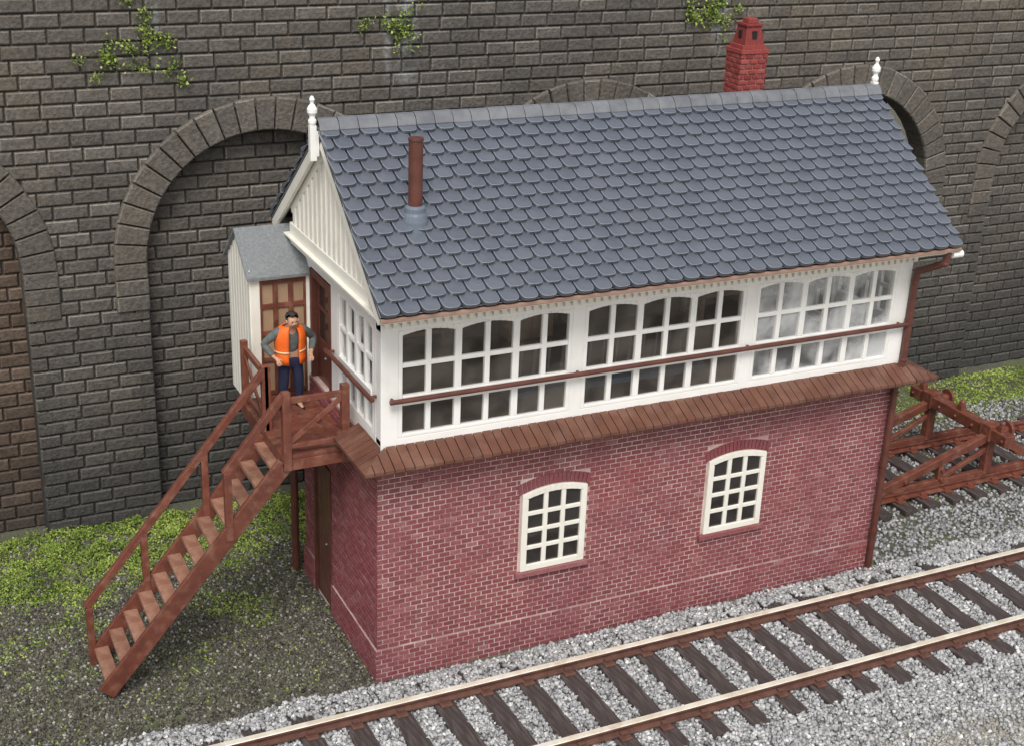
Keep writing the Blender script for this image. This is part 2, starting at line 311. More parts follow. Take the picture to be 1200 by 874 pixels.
b=B();b.box(2.9,3.6,2.5,2.8,H1,H1+1.0);b.box(2.93,3.24,2.48,2.5,H1+.05,H1+.95);b.box(3.26,3.57,2.48,2.5,H1+.05,H1+.95);b.obj('cupboard',box,'tan')
def cabin_window(F,u0,u1,cols,pair,gmat):
    c=Vector(F((u0+u1)/2,3.385,0)); w=empty('window',c,box)
    b=B();t=.05;z0,z1=3.385,4.73;A=.06
    b.mbox(F,u0,u0+t,z0,z1,-.05,.02);b.mbox(F,u1-t,u1,z0,z1,-.05,.02);b.mbox(F,u0+t,u1-t,z0,z0+.045,-.05,.02)
    b.mbox(F,u0+t,u1-t,3.80,3.92,-.048,.035)
    cw=(u1-u0)/cols
    for k in range(1,cols):
        u=u0+cw*k; h=.044 if (k%pair==0) else .034
        b.mbox(F,u-h,u+h,z0+.045,3.80,-.045,.016); b.mbox(F,u-h,u+h,3.92,z1-.02,-.045,.016)
    b.mbox(F,u0+t,u1-t,4.265,4.323,-.04,.012)
    np_=cols//pair
    for k in range(np_):
        a=u0+cw*pair*k;e=a+cw*pair;K=10
        for q in range(K):
            ta=q/K;tb=(q+1)/K; za=z1-.02-A*(2*ta-1)**2; zb=z1-.02-A*(2*tb-1)**2
            ua=a+(e-a)*ta;ub=a+(e-a)*tb
            b.hexa([F(ua,za,-.05),F(ub,zb,-.05),F(ub,zb,.012),F(ua,za,.012),F(ua,z1,-.05),F(ub,z1,-.05),F(ub,z1,.012),F(ua,z1,.012)])
    b.obj('frame',w,'white',bevel=.008)
    b=B();b.mbox(F,u0+.01,u1-.01,z0+.01,z1-.01,-.026,-.02);b.obj('glass',w,gmat)
Fc=FY(yF+.02)
cabin_window(Fc,.24,2.51,6,2,'glass');cabin_window(Fc,2.68,5.04,6,2,'glass');cabin_window(Fc,5.21,7.51,6,2,'glasslight')
Fs=FX(xs+.02);cabin_window(Fs,.18,1.45,4,2,'glasslight')
Fr=FXp(7.73);cabin_window(Fr,.2,1.4,4,2,'glass');cabin_window(Fr,1.55,2.75,4,2,'glass')
b=B();F=FX(xs+.04)
b.mbox(F,1.72,1.80,2.98,4.72,-.06,.05);b.mbox(F,2.47,2.55,2.98,4.72,-.06,.05);b.mbox(F,1.80,2.47,4.62,4.72,-.06,.05)
b.mbox(F,1.80,2.47,2.98,3.8,-.05,-.02);b.mbox(F,1.80,1.88,3.8,4.62,-.05,-.02);b.mbox(F,2.39,2.47,3.8,4.62,-.05,-.02)
b.mbox(F,1.88,2.39,4.2,4.25,-.045,-.02)
cd=b.obj('door',box,'pipebrown',bevel=.006);b=B();b.mbox(F,1.88,2.39,3.8,4.62,-.04,-.035);b.obj('glass',cd,'glassdark')
b=B();b.lathe((-.01,1.86,3.7),[(.001,-.02),(.02,0),(.001,.02)],8);b.obj('handle',cd,'leadgrey')
# gable walls
def gable(xa,xb,face):
    b=B();zE=5.17+(0+.63)*.789-.12;yc=W/2;zR=6.82-.14
    y0,y1=-.02,W+.02
    b.add([(xa,y0,H2+.1),(xa,y1,H2+.1),(xa,y1,zE),(xa,yc,zR),(xa,y0,zE),(xb,y0,H2+.1),(xb,y1,H2+.1),(xb,y1,zE),(xb,yc,zR),(xb,y0,zE)],
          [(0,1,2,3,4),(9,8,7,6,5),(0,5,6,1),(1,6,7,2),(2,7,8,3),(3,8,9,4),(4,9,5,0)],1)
    s=-1 if face<0 else 1; xf=xa if s<0 else xb
    F=FX(xf) if s<0 else FXp(xf)
    b.mbox(F,y0+.0,y1-.0,H2+.06,H2+.34,0,.06)
    for sg in(-1,1):
        ya,za=(yc+sg*(yc+.0),zE-.06);yb,zb_=(yc,zR-.06)
        b.beam((xf+.02*s,ya,za-.06),(xf+.02*s,yb,zb_-.06),.06,.17,up=(0,0,1))
    k=y0+.13
    while k<y1-.08:
        zt=zR-abs(k-yc)*.789-.12
        if zt>H2+.36: b.mbox(F,k-.052,k+.052,H2+.34,zt,0,.048)
        k+=.178
    return b
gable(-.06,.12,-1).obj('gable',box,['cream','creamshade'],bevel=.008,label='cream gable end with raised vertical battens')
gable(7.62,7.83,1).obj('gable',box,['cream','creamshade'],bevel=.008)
# roof
cs=2.09/math.hypot(2.09,1.65);sn=1.65/math.hypot(2.09,1.65);SL=math.hypot(2.09,1.65)
def RS(side):
    def P(u,s,n):
        y=-.63+s*cs-n*sn; z=5.17+s*sn+n*cs-.04
        if side<0: y=W-y
        return (u,y,z)
    return P
xr0,xr1=-.21,8.0
b=B()
for sd in (1,-1):
    P=RS(sd); b.hexa([P(xr0+.01,.01,-.03),P(xr1-.01,.01,-.03),P(xr1-.01,.01,0.01),P(xr0+.01,.01,0.01),P(xr0+.01,SL,-.03),P(xr1-.01,SL,-.03),P(xr1-.01,SL,0.01),P(xr0+.01,SL,0.01)],1)
rows=15;ex=SL/rows;nc=34;tw=(xr1-xr0)/nc
for sd in(1,-1):
    P=RS(sd)
    for r in range(rows):
        s0=r*ex-.03
        for k in range(nc+(r%2)):
            uc=xr0+tw*(k+.5-(.5 if r%2 else 0)); w=tw/2-.013
            ln=min(ex+.12,SL-s0-.02)
            pts=[(-w,ln),(w,ln),(w,.086),(w*.96,.050),(w*.83,.022),(w*.60,.006),(w*.28,0),(-w*.28,0),(-w*.60,.006),(-w*.83,.022),(-w*.96,.050),(-w,.086)]
            j=random.uniform(-.001,.001);tl=random.uniform(-.001,.001)
            top=[];bot=[]
            for (a,s) in pts:
                u=min(max(uc+a,xr0),xr1); f=s/ (ex+.12); h=.106-.094*f+j+tl*a/w
                top.append(P(u,s0+s,h)); bot.append(P(u,s0+s,h-.060 if s<.2 else h-.008))
            n=len(pts)
            b.add(top+bot,[tuple(range(n))]+[(i,(i+1)%n,n+(i+1)%n,n+i) for i in range(n)],0)
roof=b.obj('roof',box,['tile','dark','tileedge'],bevel=.012,bmat=2,label='blue-grey roof of scalloped tiles')
b=B();nr=34;rw=(xr1-xr0)/nr
for k in range(nr):
    x0=xr0+k*rw+.004;x1=x0+rw-.008;ps=[(-.14,-.105),(-.1,-.03),(-.045,.012),(0,.02),(.045,.012),(.1,-.03),(.14,-.105)]
    h=random.uniform(-.004,.004)
    vs=[];
    for x in(x0,x1):
        for (y,z) in ps: vs.append((x,W/2+y,6.885+z+h))
        for (y,z) in ps: vs.append((x,W/2+y*.9,6.885+z-.03+h))
    fs=[(i,i+1,14+i+1,14+i) for i in range(6)]+[(7+i,7+i+1,21+i+1,21+i) for i in range(6)]
    fs+=[(i,i+1,7+i+1,7+i) for i in range(6)]+[(14+i,14+i+1,21+i+1,21+i) for i in range(6)]+[(0,7,21,14),(6,13,27,20)]
    b.add(vs,fs)
b.obj('ridge',roof,'ridge',bevel=.005)
for x0,x1 in((-.185,-.14),(7.93,7.975)):
    b=B()
    for sd in(1,-1):
        P=RS(sd); b.hexa([P(x0,.02,-.17),P(x1,.02,-.17),P(x1,.02,-.031),P(x0,.02,-.031),P(x0,SL-.0,-.17),P(x1,SL,-.17),P(x1,SL,-.031),P(x0,SL,-.031)])
    b.obj('bargeboard',roof,'cream',bevel=.005)
for x0,x1 in((-.139,-.062),(7.832,7.929)):
    b=B()
    for sd in(1,-1):
        P=RS(sd); b.hexa([P(x0,.02,-.10),P(x1,.02,-.10),P(x1,.02,-.032),P(x0,.02,-.032),P(x0,SL-.03,-.10),P(x1,SL-.03,-.10),P(x1,SL-.03,-.032),P(x0,SL-.03,-.032)])
    b.obj('verge_soffit',roof,'cream')
b=B();b.cyl((7.90,-.60,5.02),(8.07,-.60,5.02),.05,n=16);b.obj('gutter_end',roof,'white',bevel=.006)
for x,dz in((-.26,-.13),(7.95,-.02)):
    b=B();b.box(x-.04,x+.04,W/2-.04,W/2+.04,6.40,6.95+dz)
    b.lathe((x,W/2,6.95+dz),[(.04,0),(.05,.03),(.05,.06),(.035,.08),(.035,.11),(.06,.15),(.062,.19),(.04,.23),(.022,.25),(.022,.27),(.035,.30),(.02,.335),(.004,.345)],14)
    if x<0: b.box(x+.04,-.19,W/2-.035,W/2+.035,6.45,6.75)
    b.obj('finial',roof,'white',bevel=.004)
for ya,yb in((-.665,-.625),(W+.625,W+.665)):
    b=B();b.box(-.2,8.0,ya,yb,5.075,5.125);b.obj('gutter',box,'gutter',bevel=.01)
b=B();b.box(-.18,7.98,-.62,-.07,5.05,5.075);b.box(-.18,7.98,W+.07,W+.62,5.05,5.075);b.box(-.18,7.98,-.07,W+.07,5.052,5.073);b.obj('soffit',box,'cream')
b=B()
b.box(.02,7.75,yF-.014,yF-.001,4.83,5.05,1)  # dark-tan backing stands in for the shadow between the brackets
k=.05
while k<7.72:
    b.box(k,k+.06,yF-.05,yF-.014,4.79,5.05,0);k+=.105
b.obj('eave_bracket_strip',box,['cream','gutter'])
# stove pipe
b=B();b.lathe((.57,.29,5.72),[(.15,0),(.15,.2),(.135,.27),(.12,.3),(.12,.36),(.09,.38)],18,0)
sp=b.obj('stove_pipe',roof,'leadgrey',bevel=.01,label='brown stove pipe on a blue-grey collar')
b=B();b.cyl((.57,.29,6.08),(.57,.29,6.84),.083,.083,24);b.cyl((.57,.29,6.84),(.57,.29,6.88),.09,.09,24);b.obj('pipe',sp,'pipebrown',bevel=.008)
# chimney
cx0,cx1,cy0,cy1=6.72,7.19,2.97,3.38
b=B();b.box(cx0+.015,cx1-.015,cy0+.015,cy1-.015,0,7.10,1)
for F,a,e in((FY(cy0+.015),cx0,cx1),(FX(cx0+.015),cy0,cy1),(FXp(cx1-.015),cy0,cy1),(FYp(cy1-.015),cx0,cx1)):
    bricks(b,F,a,e,5.3,7.11,.15,.075,(),dep=.018,gap=.013)
b.box(cx0-.008,cx1+.008,cy0-.008,cy1+.008,7.10,7.16)
b.box(cx0+.03,cx1-.03,cy0+.03,cy1-.03,7.16,7.22)
ch_=b.obj('chimney',roof,['chimred','chimmortar'],bevel=.004,label='red brick chimney stack')
b=B();c_=((cx0+cx1)/2,(cy0+cy1)/2)
b.add([(c_[0]+sx*w,c_[1]+sy*w,z) for z,w in((7.22,.165),(7.48,.125)) for sx,sy in((-1,-1),(1,-1),(1,1),(-1,1))],[(0,1,5,4),(1,2,6,5),(2,3,7,6),(3,0,4,7),(4,5,6,7)])
b.box(c_[0]-.145,c_[0]+.145,c_[1]-.145,c_[1]+.145,7.48,7.52)
b.box(c_[0]-.08,c_[0]+.08,c_[1]-.08,c_[1]+.08,7.52,7.59)
b.box(c_[0]-.04,c_[0]+.04,c_[1]-.16,c_[1]-.13,7.30,7.42,1);b.box(c_[0]-.16,c_[0]-.13,c_[1]-.04,c_[1]+.04,7.30,7.42,1)
b.obj('chimney_pot',ch_,['chimred','dark'],bevel=.008)
# skirt
b=B()
ox0,ox1,oy=-.30,8.22,-.40
ix0,ix1,iy=.03,7.74,yF
zi,zo=3.30,3.15
x=ox0
sw=.125
while x<ox1-.01:
    x2=min(x+sw,ox1);h=random.uniform(-.003,.003);xa,xb=x+.006,x2-.006
    def inner(xx):
        if xx<ix0: t=(xx-ox0)/(ix0-ox0)
        elif xx>ix1: t=(ox1-xx)/(ox1-ix1)
        else: t=1
        return (xx,oy+(iy-oy)*t,zo+(zi-zo)*t+h)
    jj=random.uniform(-.005,.005)
    A=[(xa,oy+jj,zo+h),(xb,oy+jj,zo+h),inner(xb),inner(xa)]
    b.hexa([(p[0],p[1],p[2]-.04) for p in A]+A);x=x2
for (xo,xi) in((ox0,ix0),(ox1,ix1)):
    y=oy
    ye=.72 if xo<0 else W
    while y<ye:
        y2=min(y+sw,ye);ya,yb=y+.006,y2-.006;h=random.uniform(-.003,.003)
        def inn(yy):
            t=1 if yy>iy else (yy-oy)/(iy-oy)
            return (xo+(xi-xo)*t,yy,zo+(zi-zo)*t+h)
        A=[(xo,ya,zo+h),(xo,yb,zo+h),inn(yb),inn(ya)]
        b.hexa([(p[0],p[1],p[2]-.04) for p in A]+A);y=y2
b.box(ox0+.04,ox1-.04,oy+.03,.1,zo-.07,zo-.042)
b.box(ox0+.04,0,.1,.70,zo-.07,zo-.042)
b.obj('skirt_canopy',box,'skirt',bevel=.006,label='sloping brown boarded skirt canopy')
# handrails
b=B();z=3.90;b.cyl((.1,yF-.09,z),(7.72,yF-.09,z),.031,n=12)
for x in(.15,2.6,5.12,7.62): b.cyl((x,yF,z),(x,yF-.09,z),.02,n=8)
b.obj('handrail',box,'pipebrown',bevel=.004)
b=B();b.cyl((-.07,-.02,z),(-.07,1.68,z),.031,n=12)
for y in(.08,1.6): b.cyl((.02,y,z),(-.07,y,z),.02,n=8)
b.obj('handrail',box,'pipebrown')
b=B();PX=7.77
pp=[(PX+.06,-.6,5.06),(PX+.06,-.58,4.9),(PX,-.15,4.66),(PX,-.13,4.5),(PX,-.13,3.36),(PX-.03,-.09,3.06),(PX-.03,-.085,.04)]
for p,q in zip(pp,pp[1:]): b.cyl(p,q,.048,n=14)
for p in pp[1:-1]: b.lathe(p,[(.02,-.055),(.050,-.02),(.054,0),(.050,.02),(.02,.055)],12)
for z in(.6,1.7,2.8): b.cyl((PX-.03,-.087,z),(PX-.03,-.087,z+.07),.060,n=12)
b.cyl((PX,-.13,3.9),(PX,-.13,3.97),.062,n=12)
b.obj('downpipe',box,'pipebrown')
b=B();b.cyl((-.11,3.05,0),(-.11,3.05,2.8),.055,n=12);b.obj('downpipe',box,'pipebrown')
# porch
px0,px1,py0,py1,pz0,pe,pr=-.76,.02,2.60,3.64,2.76,4.70,5.14
pc=(py0+py1)/2
porch=empty('porch',((px0+px1)/2,pc,pz0),box)
b=B()
v=[(x,y,z) for x in(px0,px0+.04) for (y,z) in((py0,pz0),(py1,pz0),(py1,pe),(pc,pr-.02),(py0,pe))]
b.add(v,[(0,1,2,3,4),(9,8,7,6,5)]+[(i,(i+1)%5,5+(i+1)%5,5+i) for i in range(5)])
F=FX(px0)
k=py0
while k<py1-.01:
    e=min(k+.13,py1);zt=pe+(pr-.03-pe)*(1-abs((k+e)/2-pc)/(py1-pc))-.02
    b.block(F,k+.004,e-.004,pz0,zt,0,.014,.006);k=e
b.box(px0+.04,px1,py1-.04,py1,pz0,pe);b.box(px0+.04,px0+.12,py0,py0+.04,pz0,pe);b.box(px1-.04,px1,py0,py0+.04,pz0,pe);b.box(px0+.12,px1-.04,py0,py0+.04,pe-.12,pe)
b.box(px0,px1,py0+.04,py1-.04,pz0,pz0+.05)
b.obj('wall',porch,'cream',bevel=.003,label='cream boarded porch wall')
b=B();F=FY(py0+.03);a,e=px0+.12,px1-.04
for u in(a,a+(e-a)/3,a+2*(e-a)/3,e): b.mbox(F,max(a,u-.03),min(e,u+.03),pz0+.22,pe-.12,-.01,.03)
for v in(2.98,3.45,3.82,4.19,4.52): b.mbox(F,a,e,v,v+.06,-.008,.026)
pd=b.obj('door',porch,'brown',bevel=.004)
b=B();b.mbox(F,a,e,2.98,pe-.12,-.02,0);b.obj('panel',pd,'tan')
b=B()
for s in(-1,1):
    yo=pc+s*((py1-pc)+.07);zo_=pe-.05
    A=[(px0-.06,yo,zo_),(px1,yo,zo_),(px1,pc,pr+.02),(px0-.06,pc,pr+.02)]
    b.hexa([(p[0],p[1],p[2]-.04) for p in A]+A)
b.obj('roof',porch,'greyroof',bevel=.006,label='grey felted gable roof of the porch')
# staircase
fz=2.98;yn,yf=.76,1.58;sx0,sx1=-3.24,-.9;gz=.10
st=empty('staircase',(-1.6,1.1,0),box,label='red-brown timber staircase with landing')
b=B()
b.box(-.9,0.0,yn,2.6,fz-.18,fz-.05)
k=yn-.03
while k<2.58:
    b.box(-.92,-.005,k+.004,min(k+.115,2.6)-.004,fz-.05,fz);k+=.115
b.box(-.94,-.9,yn-.03,2.6,fz-.19,fz-.002);b.box(-.9,0,yn-.04,yn,fz-.19,fz-.052)
b.obj('landing',st,'brown',bevel=.005)
for y in(yn,yf):
    b=B();b.beam((sx0+.02,y,gz+.08),(sx1,y,fz-.10),.06,.22);b.obj('stringer',st,'brown',bevel=.008)
ns=12
for i in range(ns):
    t=(i+.5)/ns;x=sx0+.03+(sx1-sx0)*t;z=gz+.06+(fz-.10-gz-.06)*t
    b=B();b.box(x-.10,x+.075,yn+.03,yf-.03,z+.01,z+.070);b.obj('step',st,'tread',bevel=.007)
rh_=.80
def sz(x): return gz+(fz-gz)*(x-sx0)/(sx1-sx0)
b=B();b.beam((sx0-.02,yf,gz+rh_+.04),(sx1,yf,fz+rh_),.08,.09)
for x in [sx0+.01,-2.5,-1.7,sx1+.03]: b.box(x-.042,x+.042,yf-.042,yf+.042,sz(x)-.1,sz(x)+rh_+.02)
b.obj('handrail',st,'brown',bevel=.008)
b=B();xq=-1.62;b.beam((xq-.03,yn,sz(xq)+rh_-.02),(sx1,yn,fz+rh_),.08,.09)
b.box(xq-.045,xq+.045,yn-.045,yn+.045,sz(xq)-.12,sz(xq)+rh_)
b.obj('handrail',st,'brown',bevel=.008,label='short near handrail beside the landing')
b=B();xa,xb=-.88,-.14
for x in(xa,xb): b.box(x-.05,x+.05,yn-.055,yn+.04,fz-.19,fz+.84)
b.beam((xa,yn,fz+.72),(xb,yn,fz+.72),.05,.075);b.beam((xa,yn,fz+.12),(xb,yn,fz+.12),.045,.06)
b.beam((xa,yn-.014,fz+.15),(xb,yn-.014,fz+.7),.03,.065);b.beam((xa,yn+.02,fz+.7),(xb,yn+.02,fz+.15),.03,.065)
b.obj('balustrade',st,'brown',bevel=.005)
b=B();x=-.9
for y in(yf,2.5): b.box(x-.042,x+.042,y-.042,y+.042,fz-.1,fz+.86)
b.beam((x,yf,fz+.76),(x,2.5,fz+.76),.055,.075);b.beam((x,yf,fz+.12),(x,2.5,fz+.12),.045,.06)
b.beam((x-.014,yf,fz+.15),(x-.014,2.5,fz+.72),.03,.065);b.beam((x+.02,yf,fz+.72),(x+.02,2.5,fz+.15),.03,.065)
b.obj('balustrade',st,'brown',bevel=.005)
# ------------------------------------------------------------------ retaining wall
WY=5.42
rw_=empty('retaining_wall',(6,WY+.6,0),label='dark grey stone railway retaining wall with blind arches',cat='wall')
ctr=[-5.02,.30,5.60,10.92,16.2];RO,RI,CZ=2.28,1.80,4.08
X0,X1,Z1=-8,21,9.6;ZS=3.36
def inside_open(c,va,vb):
    m=(va+vb)/2
    if m<ZS: return (c-RI,c+RI)
    if m<CZ: return (c-RO+.06,c+RO-.06)
    d=m-CZ;Rr=RO-.07
    if d<Rr: h=math.sqrt(Rr*Rr-d*d);return (c-h,c+h)
    return None
SK=dict(c=.026,dep=.046,gap=.011,hj=.05,jit=.004,minw=.06,edge=True)
b=B()
F=FY(WY)
bricks(b,F,X0,X1,-.2,Z1,.46,.200,[(lambda a,e,c=c:inside_open(c,a,e)) for c in ctr],**SK)
zs=[-.3,CZ]+[CZ+ (RI+.2)*math.sin(math.pi/2*k/14) for k in range(1,15)]
def strip(za,zb,half):
    x=X0
    for c in ctr:
        b.box(x,c-half,WY,WY+.5,za,zb,1);x=c+half
    b.box(x,X1,WY,WY+.5,za,zb,1)
strip(-.3,CZ,RI)
for k in range(1,len(zs)-1):
    d=zs[k+1]-CZ; strip(zs[k],zs[k+1],math.sqrt(max(0,(RI+.2)**2-d*d))+.01)
b.box(X0,X1,WY,WY+.5,zs[-1],Z1,1)
b.obj('wall',rw_,['stone','smortar'],label='coursed grey stone wall face')
for ci,c in enumerate(ctr):
    b=B();n=23
    def vous(q4,pr_,r):
        r*=.75
        m=(sum(p[0] for p in q4)/4,sum(p[1] for p in q4)/4)
        sc=lambda k:[(p[0]+(m[0]-p[0])*k,p[1]+(m[1]-p[1])*k) for p in q4]
        vs=[(p[0],WY+.36,p[1]) for p in q4]+[(p[0],WY-pr_+.04,p[1]) for p in q4]+[(p[0],WY-pr_+.012,p[1]) for p in sc(.06)]+[(p[0],WY-pr_,p[1]) for p in sc(.13)]
        b.add(vs,[(12,13,14,15),(0,1,5,4),(1,2,6,5),(2,3,7,6),(3,0,4,7),(4,5,9,8),(5,6,10,9),(6,7,11,10),(7,4,8,11)],0,r)
        o=len(b.v)-16
        for f in((8,9,13,12),(9,10,14,13),(10,11,15,14),(11,8,12,15)): b.f.append(tuple(o+i for i in f));b.m.append(0);b.r.append(min(1,r+.3))
    for k in range(n):
        a0=math.pi*k/n+.0035;a1=math.pi*(k+1)/n-.0035;j=random.uniform(-.006,.006)
        q=lambda a,r:(c+r*math.cos(a),CZ+r*math.sin(a))
        vous([q(a0,RI),q(a1,RI),q(a1,RO+j),q(a0,RO+j)],.085+random.uniform(-.006,.006),random.uniform(.3,1))
    for s in(-1,1):
        for k in range(3):
            za=ZS+(CZ-ZS)*k/3+.006;zb_=ZS+(CZ-ZS)*(k+1)/3-.006
            vous([(c+s*RI,za),(c+s*RI,zb_),(c+s*RO,zb_),(c+s*RO,za)],.085+random.uniform(-.006,.006),random.uniform(.3,1))
    z=-.2
    while z<ZS-.02:
        z2=min(z+.2,ZS)
        for s in(-1,1):
            wd=.24+(.14 if int((z+.2)/.2+.5)%2 else 0)
            xa,xb=(c-RI-wd,c-RI) if s<0 else (c+RI,c+RI+wd)
            b.block(F,xa+.004,xb-.004,z+.006,z2-.006,-.3,.056+random.uniform(-.004,.006),.024,0,random.uniform(.1,.7))
        z+=.2
    b.obj('arch_ring',rw_,['stone','smortar'])
    b=B();dp=.30
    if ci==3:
        b.box(c-RI-.3,c+RI+.3,WY+1.6,WY+1.7,-.3,CZ+RI+.2)  # black sheet stands in for the darkness inside the open arch
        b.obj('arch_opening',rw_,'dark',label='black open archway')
    else:
        b.box(c-RI-.1,c+RI+.1,WY+dp,WY+dp+.1,-.3,CZ+RI+.1,1)
        bricks(b,FY(WY+dp),c-RI-.05,c+RI+.05,-.2,CZ+RI+.1,.46,.200,(),**SK)
        b.obj('arch_infill',rw_,['stonebrown' if ci==0 else 'stone','smortar'],label='brown stone arch infill' if ci==0 else 'grey stone arch infill')
# ------------------------------------------------------------------ scatter helpers
def fast_mesh(name,V,Fq,r,mats,kind=None,label=None,cat=None,mi=None):
    me=bpy.data.meshes.new(name);nv=len(V);nf=len(Fq);k=Fq.shape[1]
    me.vertices.add(nv);me.vertices.foreach_set('co',V.astype(np.float32).ravel())
    me.loops.add(nf*k);me.loops.foreach_set('vertex_index',Fq.astype(np.int32).ravel())
    me.polygons.add(nf);me.polygons.foreach_set('loop_start',np.arange(0,nf*k,k,dtype=np.int32))
    try: me.polygons.foreach_set('loop_total',np.full(nf,k,dtype=np.int32))
    except Exception: pass
    for m in mats: me.materials.append(M[m])
    if mi is not None: me.polygons.foreach_set('material_index',mi)
    me.update(calc_edges=True)
    at=me.attributes.new('rnd','FLOAT','FACE');at.data.foreach_set('value',r.astype(np.float32))
    o=bpy.data.objects.new(name,me);col.objects.link(o);WL[o.name]=Vector((0,0,0))
    if kind:o['kind']=kind
    if label:o['label']=label
    if cat:o['category']=cat
    return o
def leaves(P,size,r):
    n=len(P);a=rng.normal(size=(n,3));a/=np.linalg.norm(a,axis=1)[:,None];t=rng.normal(size=(n,3));bb=np.cross(a,t);bb/=np.linalg.norm(bb,axis=1)[:,None]
    s=(size*rng.uniform(.6,1.4,n))[:,None]
    V=np.stack([P-a*s,P+bb*s*.6,P+a*s,P-bb*s*.6],1).reshape(-1,3);Fq=np.arange(4*n).reshape(n,4)
    return V,Fq,r
for (x,z,sx,sz_,n) in((-1.35,7.15,.85,.75,1000),(2.35,7.3,.5,.35,420),(7.75,7.35,.95,.5,750)):
    ncl=26;cl_=rng.normal(size=(ncl,2))*[sx*.42,sz_*.42]
    wgt=rng.random(ncl)**2+.1;wgt/=wgt.sum()
    idx=rng.choice(ncl,n,p=wgt);P=np.stack([x+cl_[idx,0]+rng.normal(size=n)*.055,WY-.08-np.abs(rng.normal(size=n))*.035,z+cl_[idx,1]+rng.normal(size=n)*.05],1)
    SP=[]
    order=np.argsort(cl_[:,1])[::-1]
    for a in range(1,ncl):
        p=cl_[order[a]];prev=cl_[order[:a]];j=np.argmin(((prev-p)**2).sum(1));q=prev[j]
        nn=max(6,int(np.hypot(*(p-q))/.02))
        for t in np.linspace(0,1,nn): 
            SP.append((x+p[0]+(q[0]-p[0])*t+.02*math.sin(t*9),WY-.07,z+p[1]+(q[1]-p[1])*t))
    SP=np.array(SP)+rng.normal(size=(len(SP),3))*.008
    Va,Fa,ra=leaves(P,.024,np.clip(rng.normal(.55,.28,len(P)),0,1))
    Vb,Fb,rb=leaves(SP,.015,np.clip(rng.normal(.3,.2,len(SP)),0,1))
    V=np.concatenate([Va,Vb]);Fq=np.concatenate([Fa,Fb+len(Va)]);r=np.concatenate([ra,rb])
    o=fast_mesh('climbing_plant',V-np.array([x,WY-.1,z-.3]),Fq,r,['leaf'],label='small green tuft of foliage growing on stone wall',cat='plant')
    o.location=(x,WY-.1,z-.3);o['group']='foliage tufts on the retaining wall'
# ------------------------------------------------------------------ ground
def noise2(x,y,s,seed):
    r=np.random.default_rng(seed);g=r.normal(size=(128,128));xi=x/s;yi=y/s
    x0=np.floor(xi).astype(int);y0=np.floor(yi).astype(int);fx=xi-x0;fy=yi-y0;fx=fx*fx*(3-2*fx);fy=fy*fy*(3-2*fy)
    G=lambda a,c:g[a%128,c%128]
    return (G(x0,y0)*(1-fx)+G(x0+1,y0)*fx)*(1-fy)+(G(x0,y0+1)*(1-fx)+G(x0+1,y0+1)*fx)*fy
def gh(x,y):
    h=.018*noise2(x,y,.9,1)+.008*noise2(x,y,.22,2)
    h=h+.09*np.exp(-((x+3.2)**2+(y-1.1)**2)/1.2)
    bal=np.clip((-.1-y)/.25,0,1);h=h*(1-bal*.6)+bal*.07
    inb=(x>-.1)&(x<7.9)&(y>-.15)&(y<3)
    return np.where(inb,-.03,h)
xs_=np.concatenate([np.linspace(-150,-9,12),np.arange(-8.9,20,.09),np.linspace(20.2,160,12)])
ys_=np.concatenate([np.linspace(-150,-6.2,12),np.arange(-6,6,.09),np.linspace(6.2,150,12)])
XX,YY=np.meshgrid(xs_,ys_);ZZ=gh(XX,YY)
V=np.stack([XX,YY,ZZ],-1).reshape(-1,3);nx=len(xs_);ny=len(ys_)
I,J=np.meshgrid(np.arange(nx-1),np.arange(ny-1));q0=(J*nx+I).ravel();Fq=np.stack([q0,q0+1,q0+nx+1,q0+nx],1)
M['ground']=mat('earth_ground',(.080,.073,.056),(.14,.13,.104),scale=30,rough=.95,bump=1.0,bscale=45,c=(.11,.14,.05),cscale=.9,cfac=.5,detail=10,bdist=.03)
g=fast_mesh('ground',V,Fq,np.zeros(len(Fq)),['ground'],kind='structure')
nt=M['ground'].node_tree;N=nt.nodes;Lk=nt.links;bs=N['Principled BSDF'];src=bs.inputs['Base Color'].links[0].from_socket
tc=N.new('ShaderNodeTexCoord');sp_=N.new('ShaderNodeSeparateXYZ');Lk.new(tc.outputs['Object'],sp_.inputs[0])
def band(src,sock,a,e,colr):
    r=N.new('ShaderNodeMapRange');r.inputs[1].default_value=a;r.inputs[2].default_value=e;Lk.new(sock,r.inputs[0])
    mx=N.new('ShaderNodeMix');mx.data_type='RGBA';Lk.new(r.outputs[0],mx.inputs[0]);Lk.new(src,mx.inputs[6]);mx.inputs[7].default_value=(*colr,1);return mx.outputs[2]
src=band(src,sp_.outputs['Y'],.0,-.2,(.22,.217,.21))
src=band(src,sp_.outputs['Y'],-3.7,-4.1,(.38,.355,.31))
Lk.new(src,bs.inputs['Base Color'])
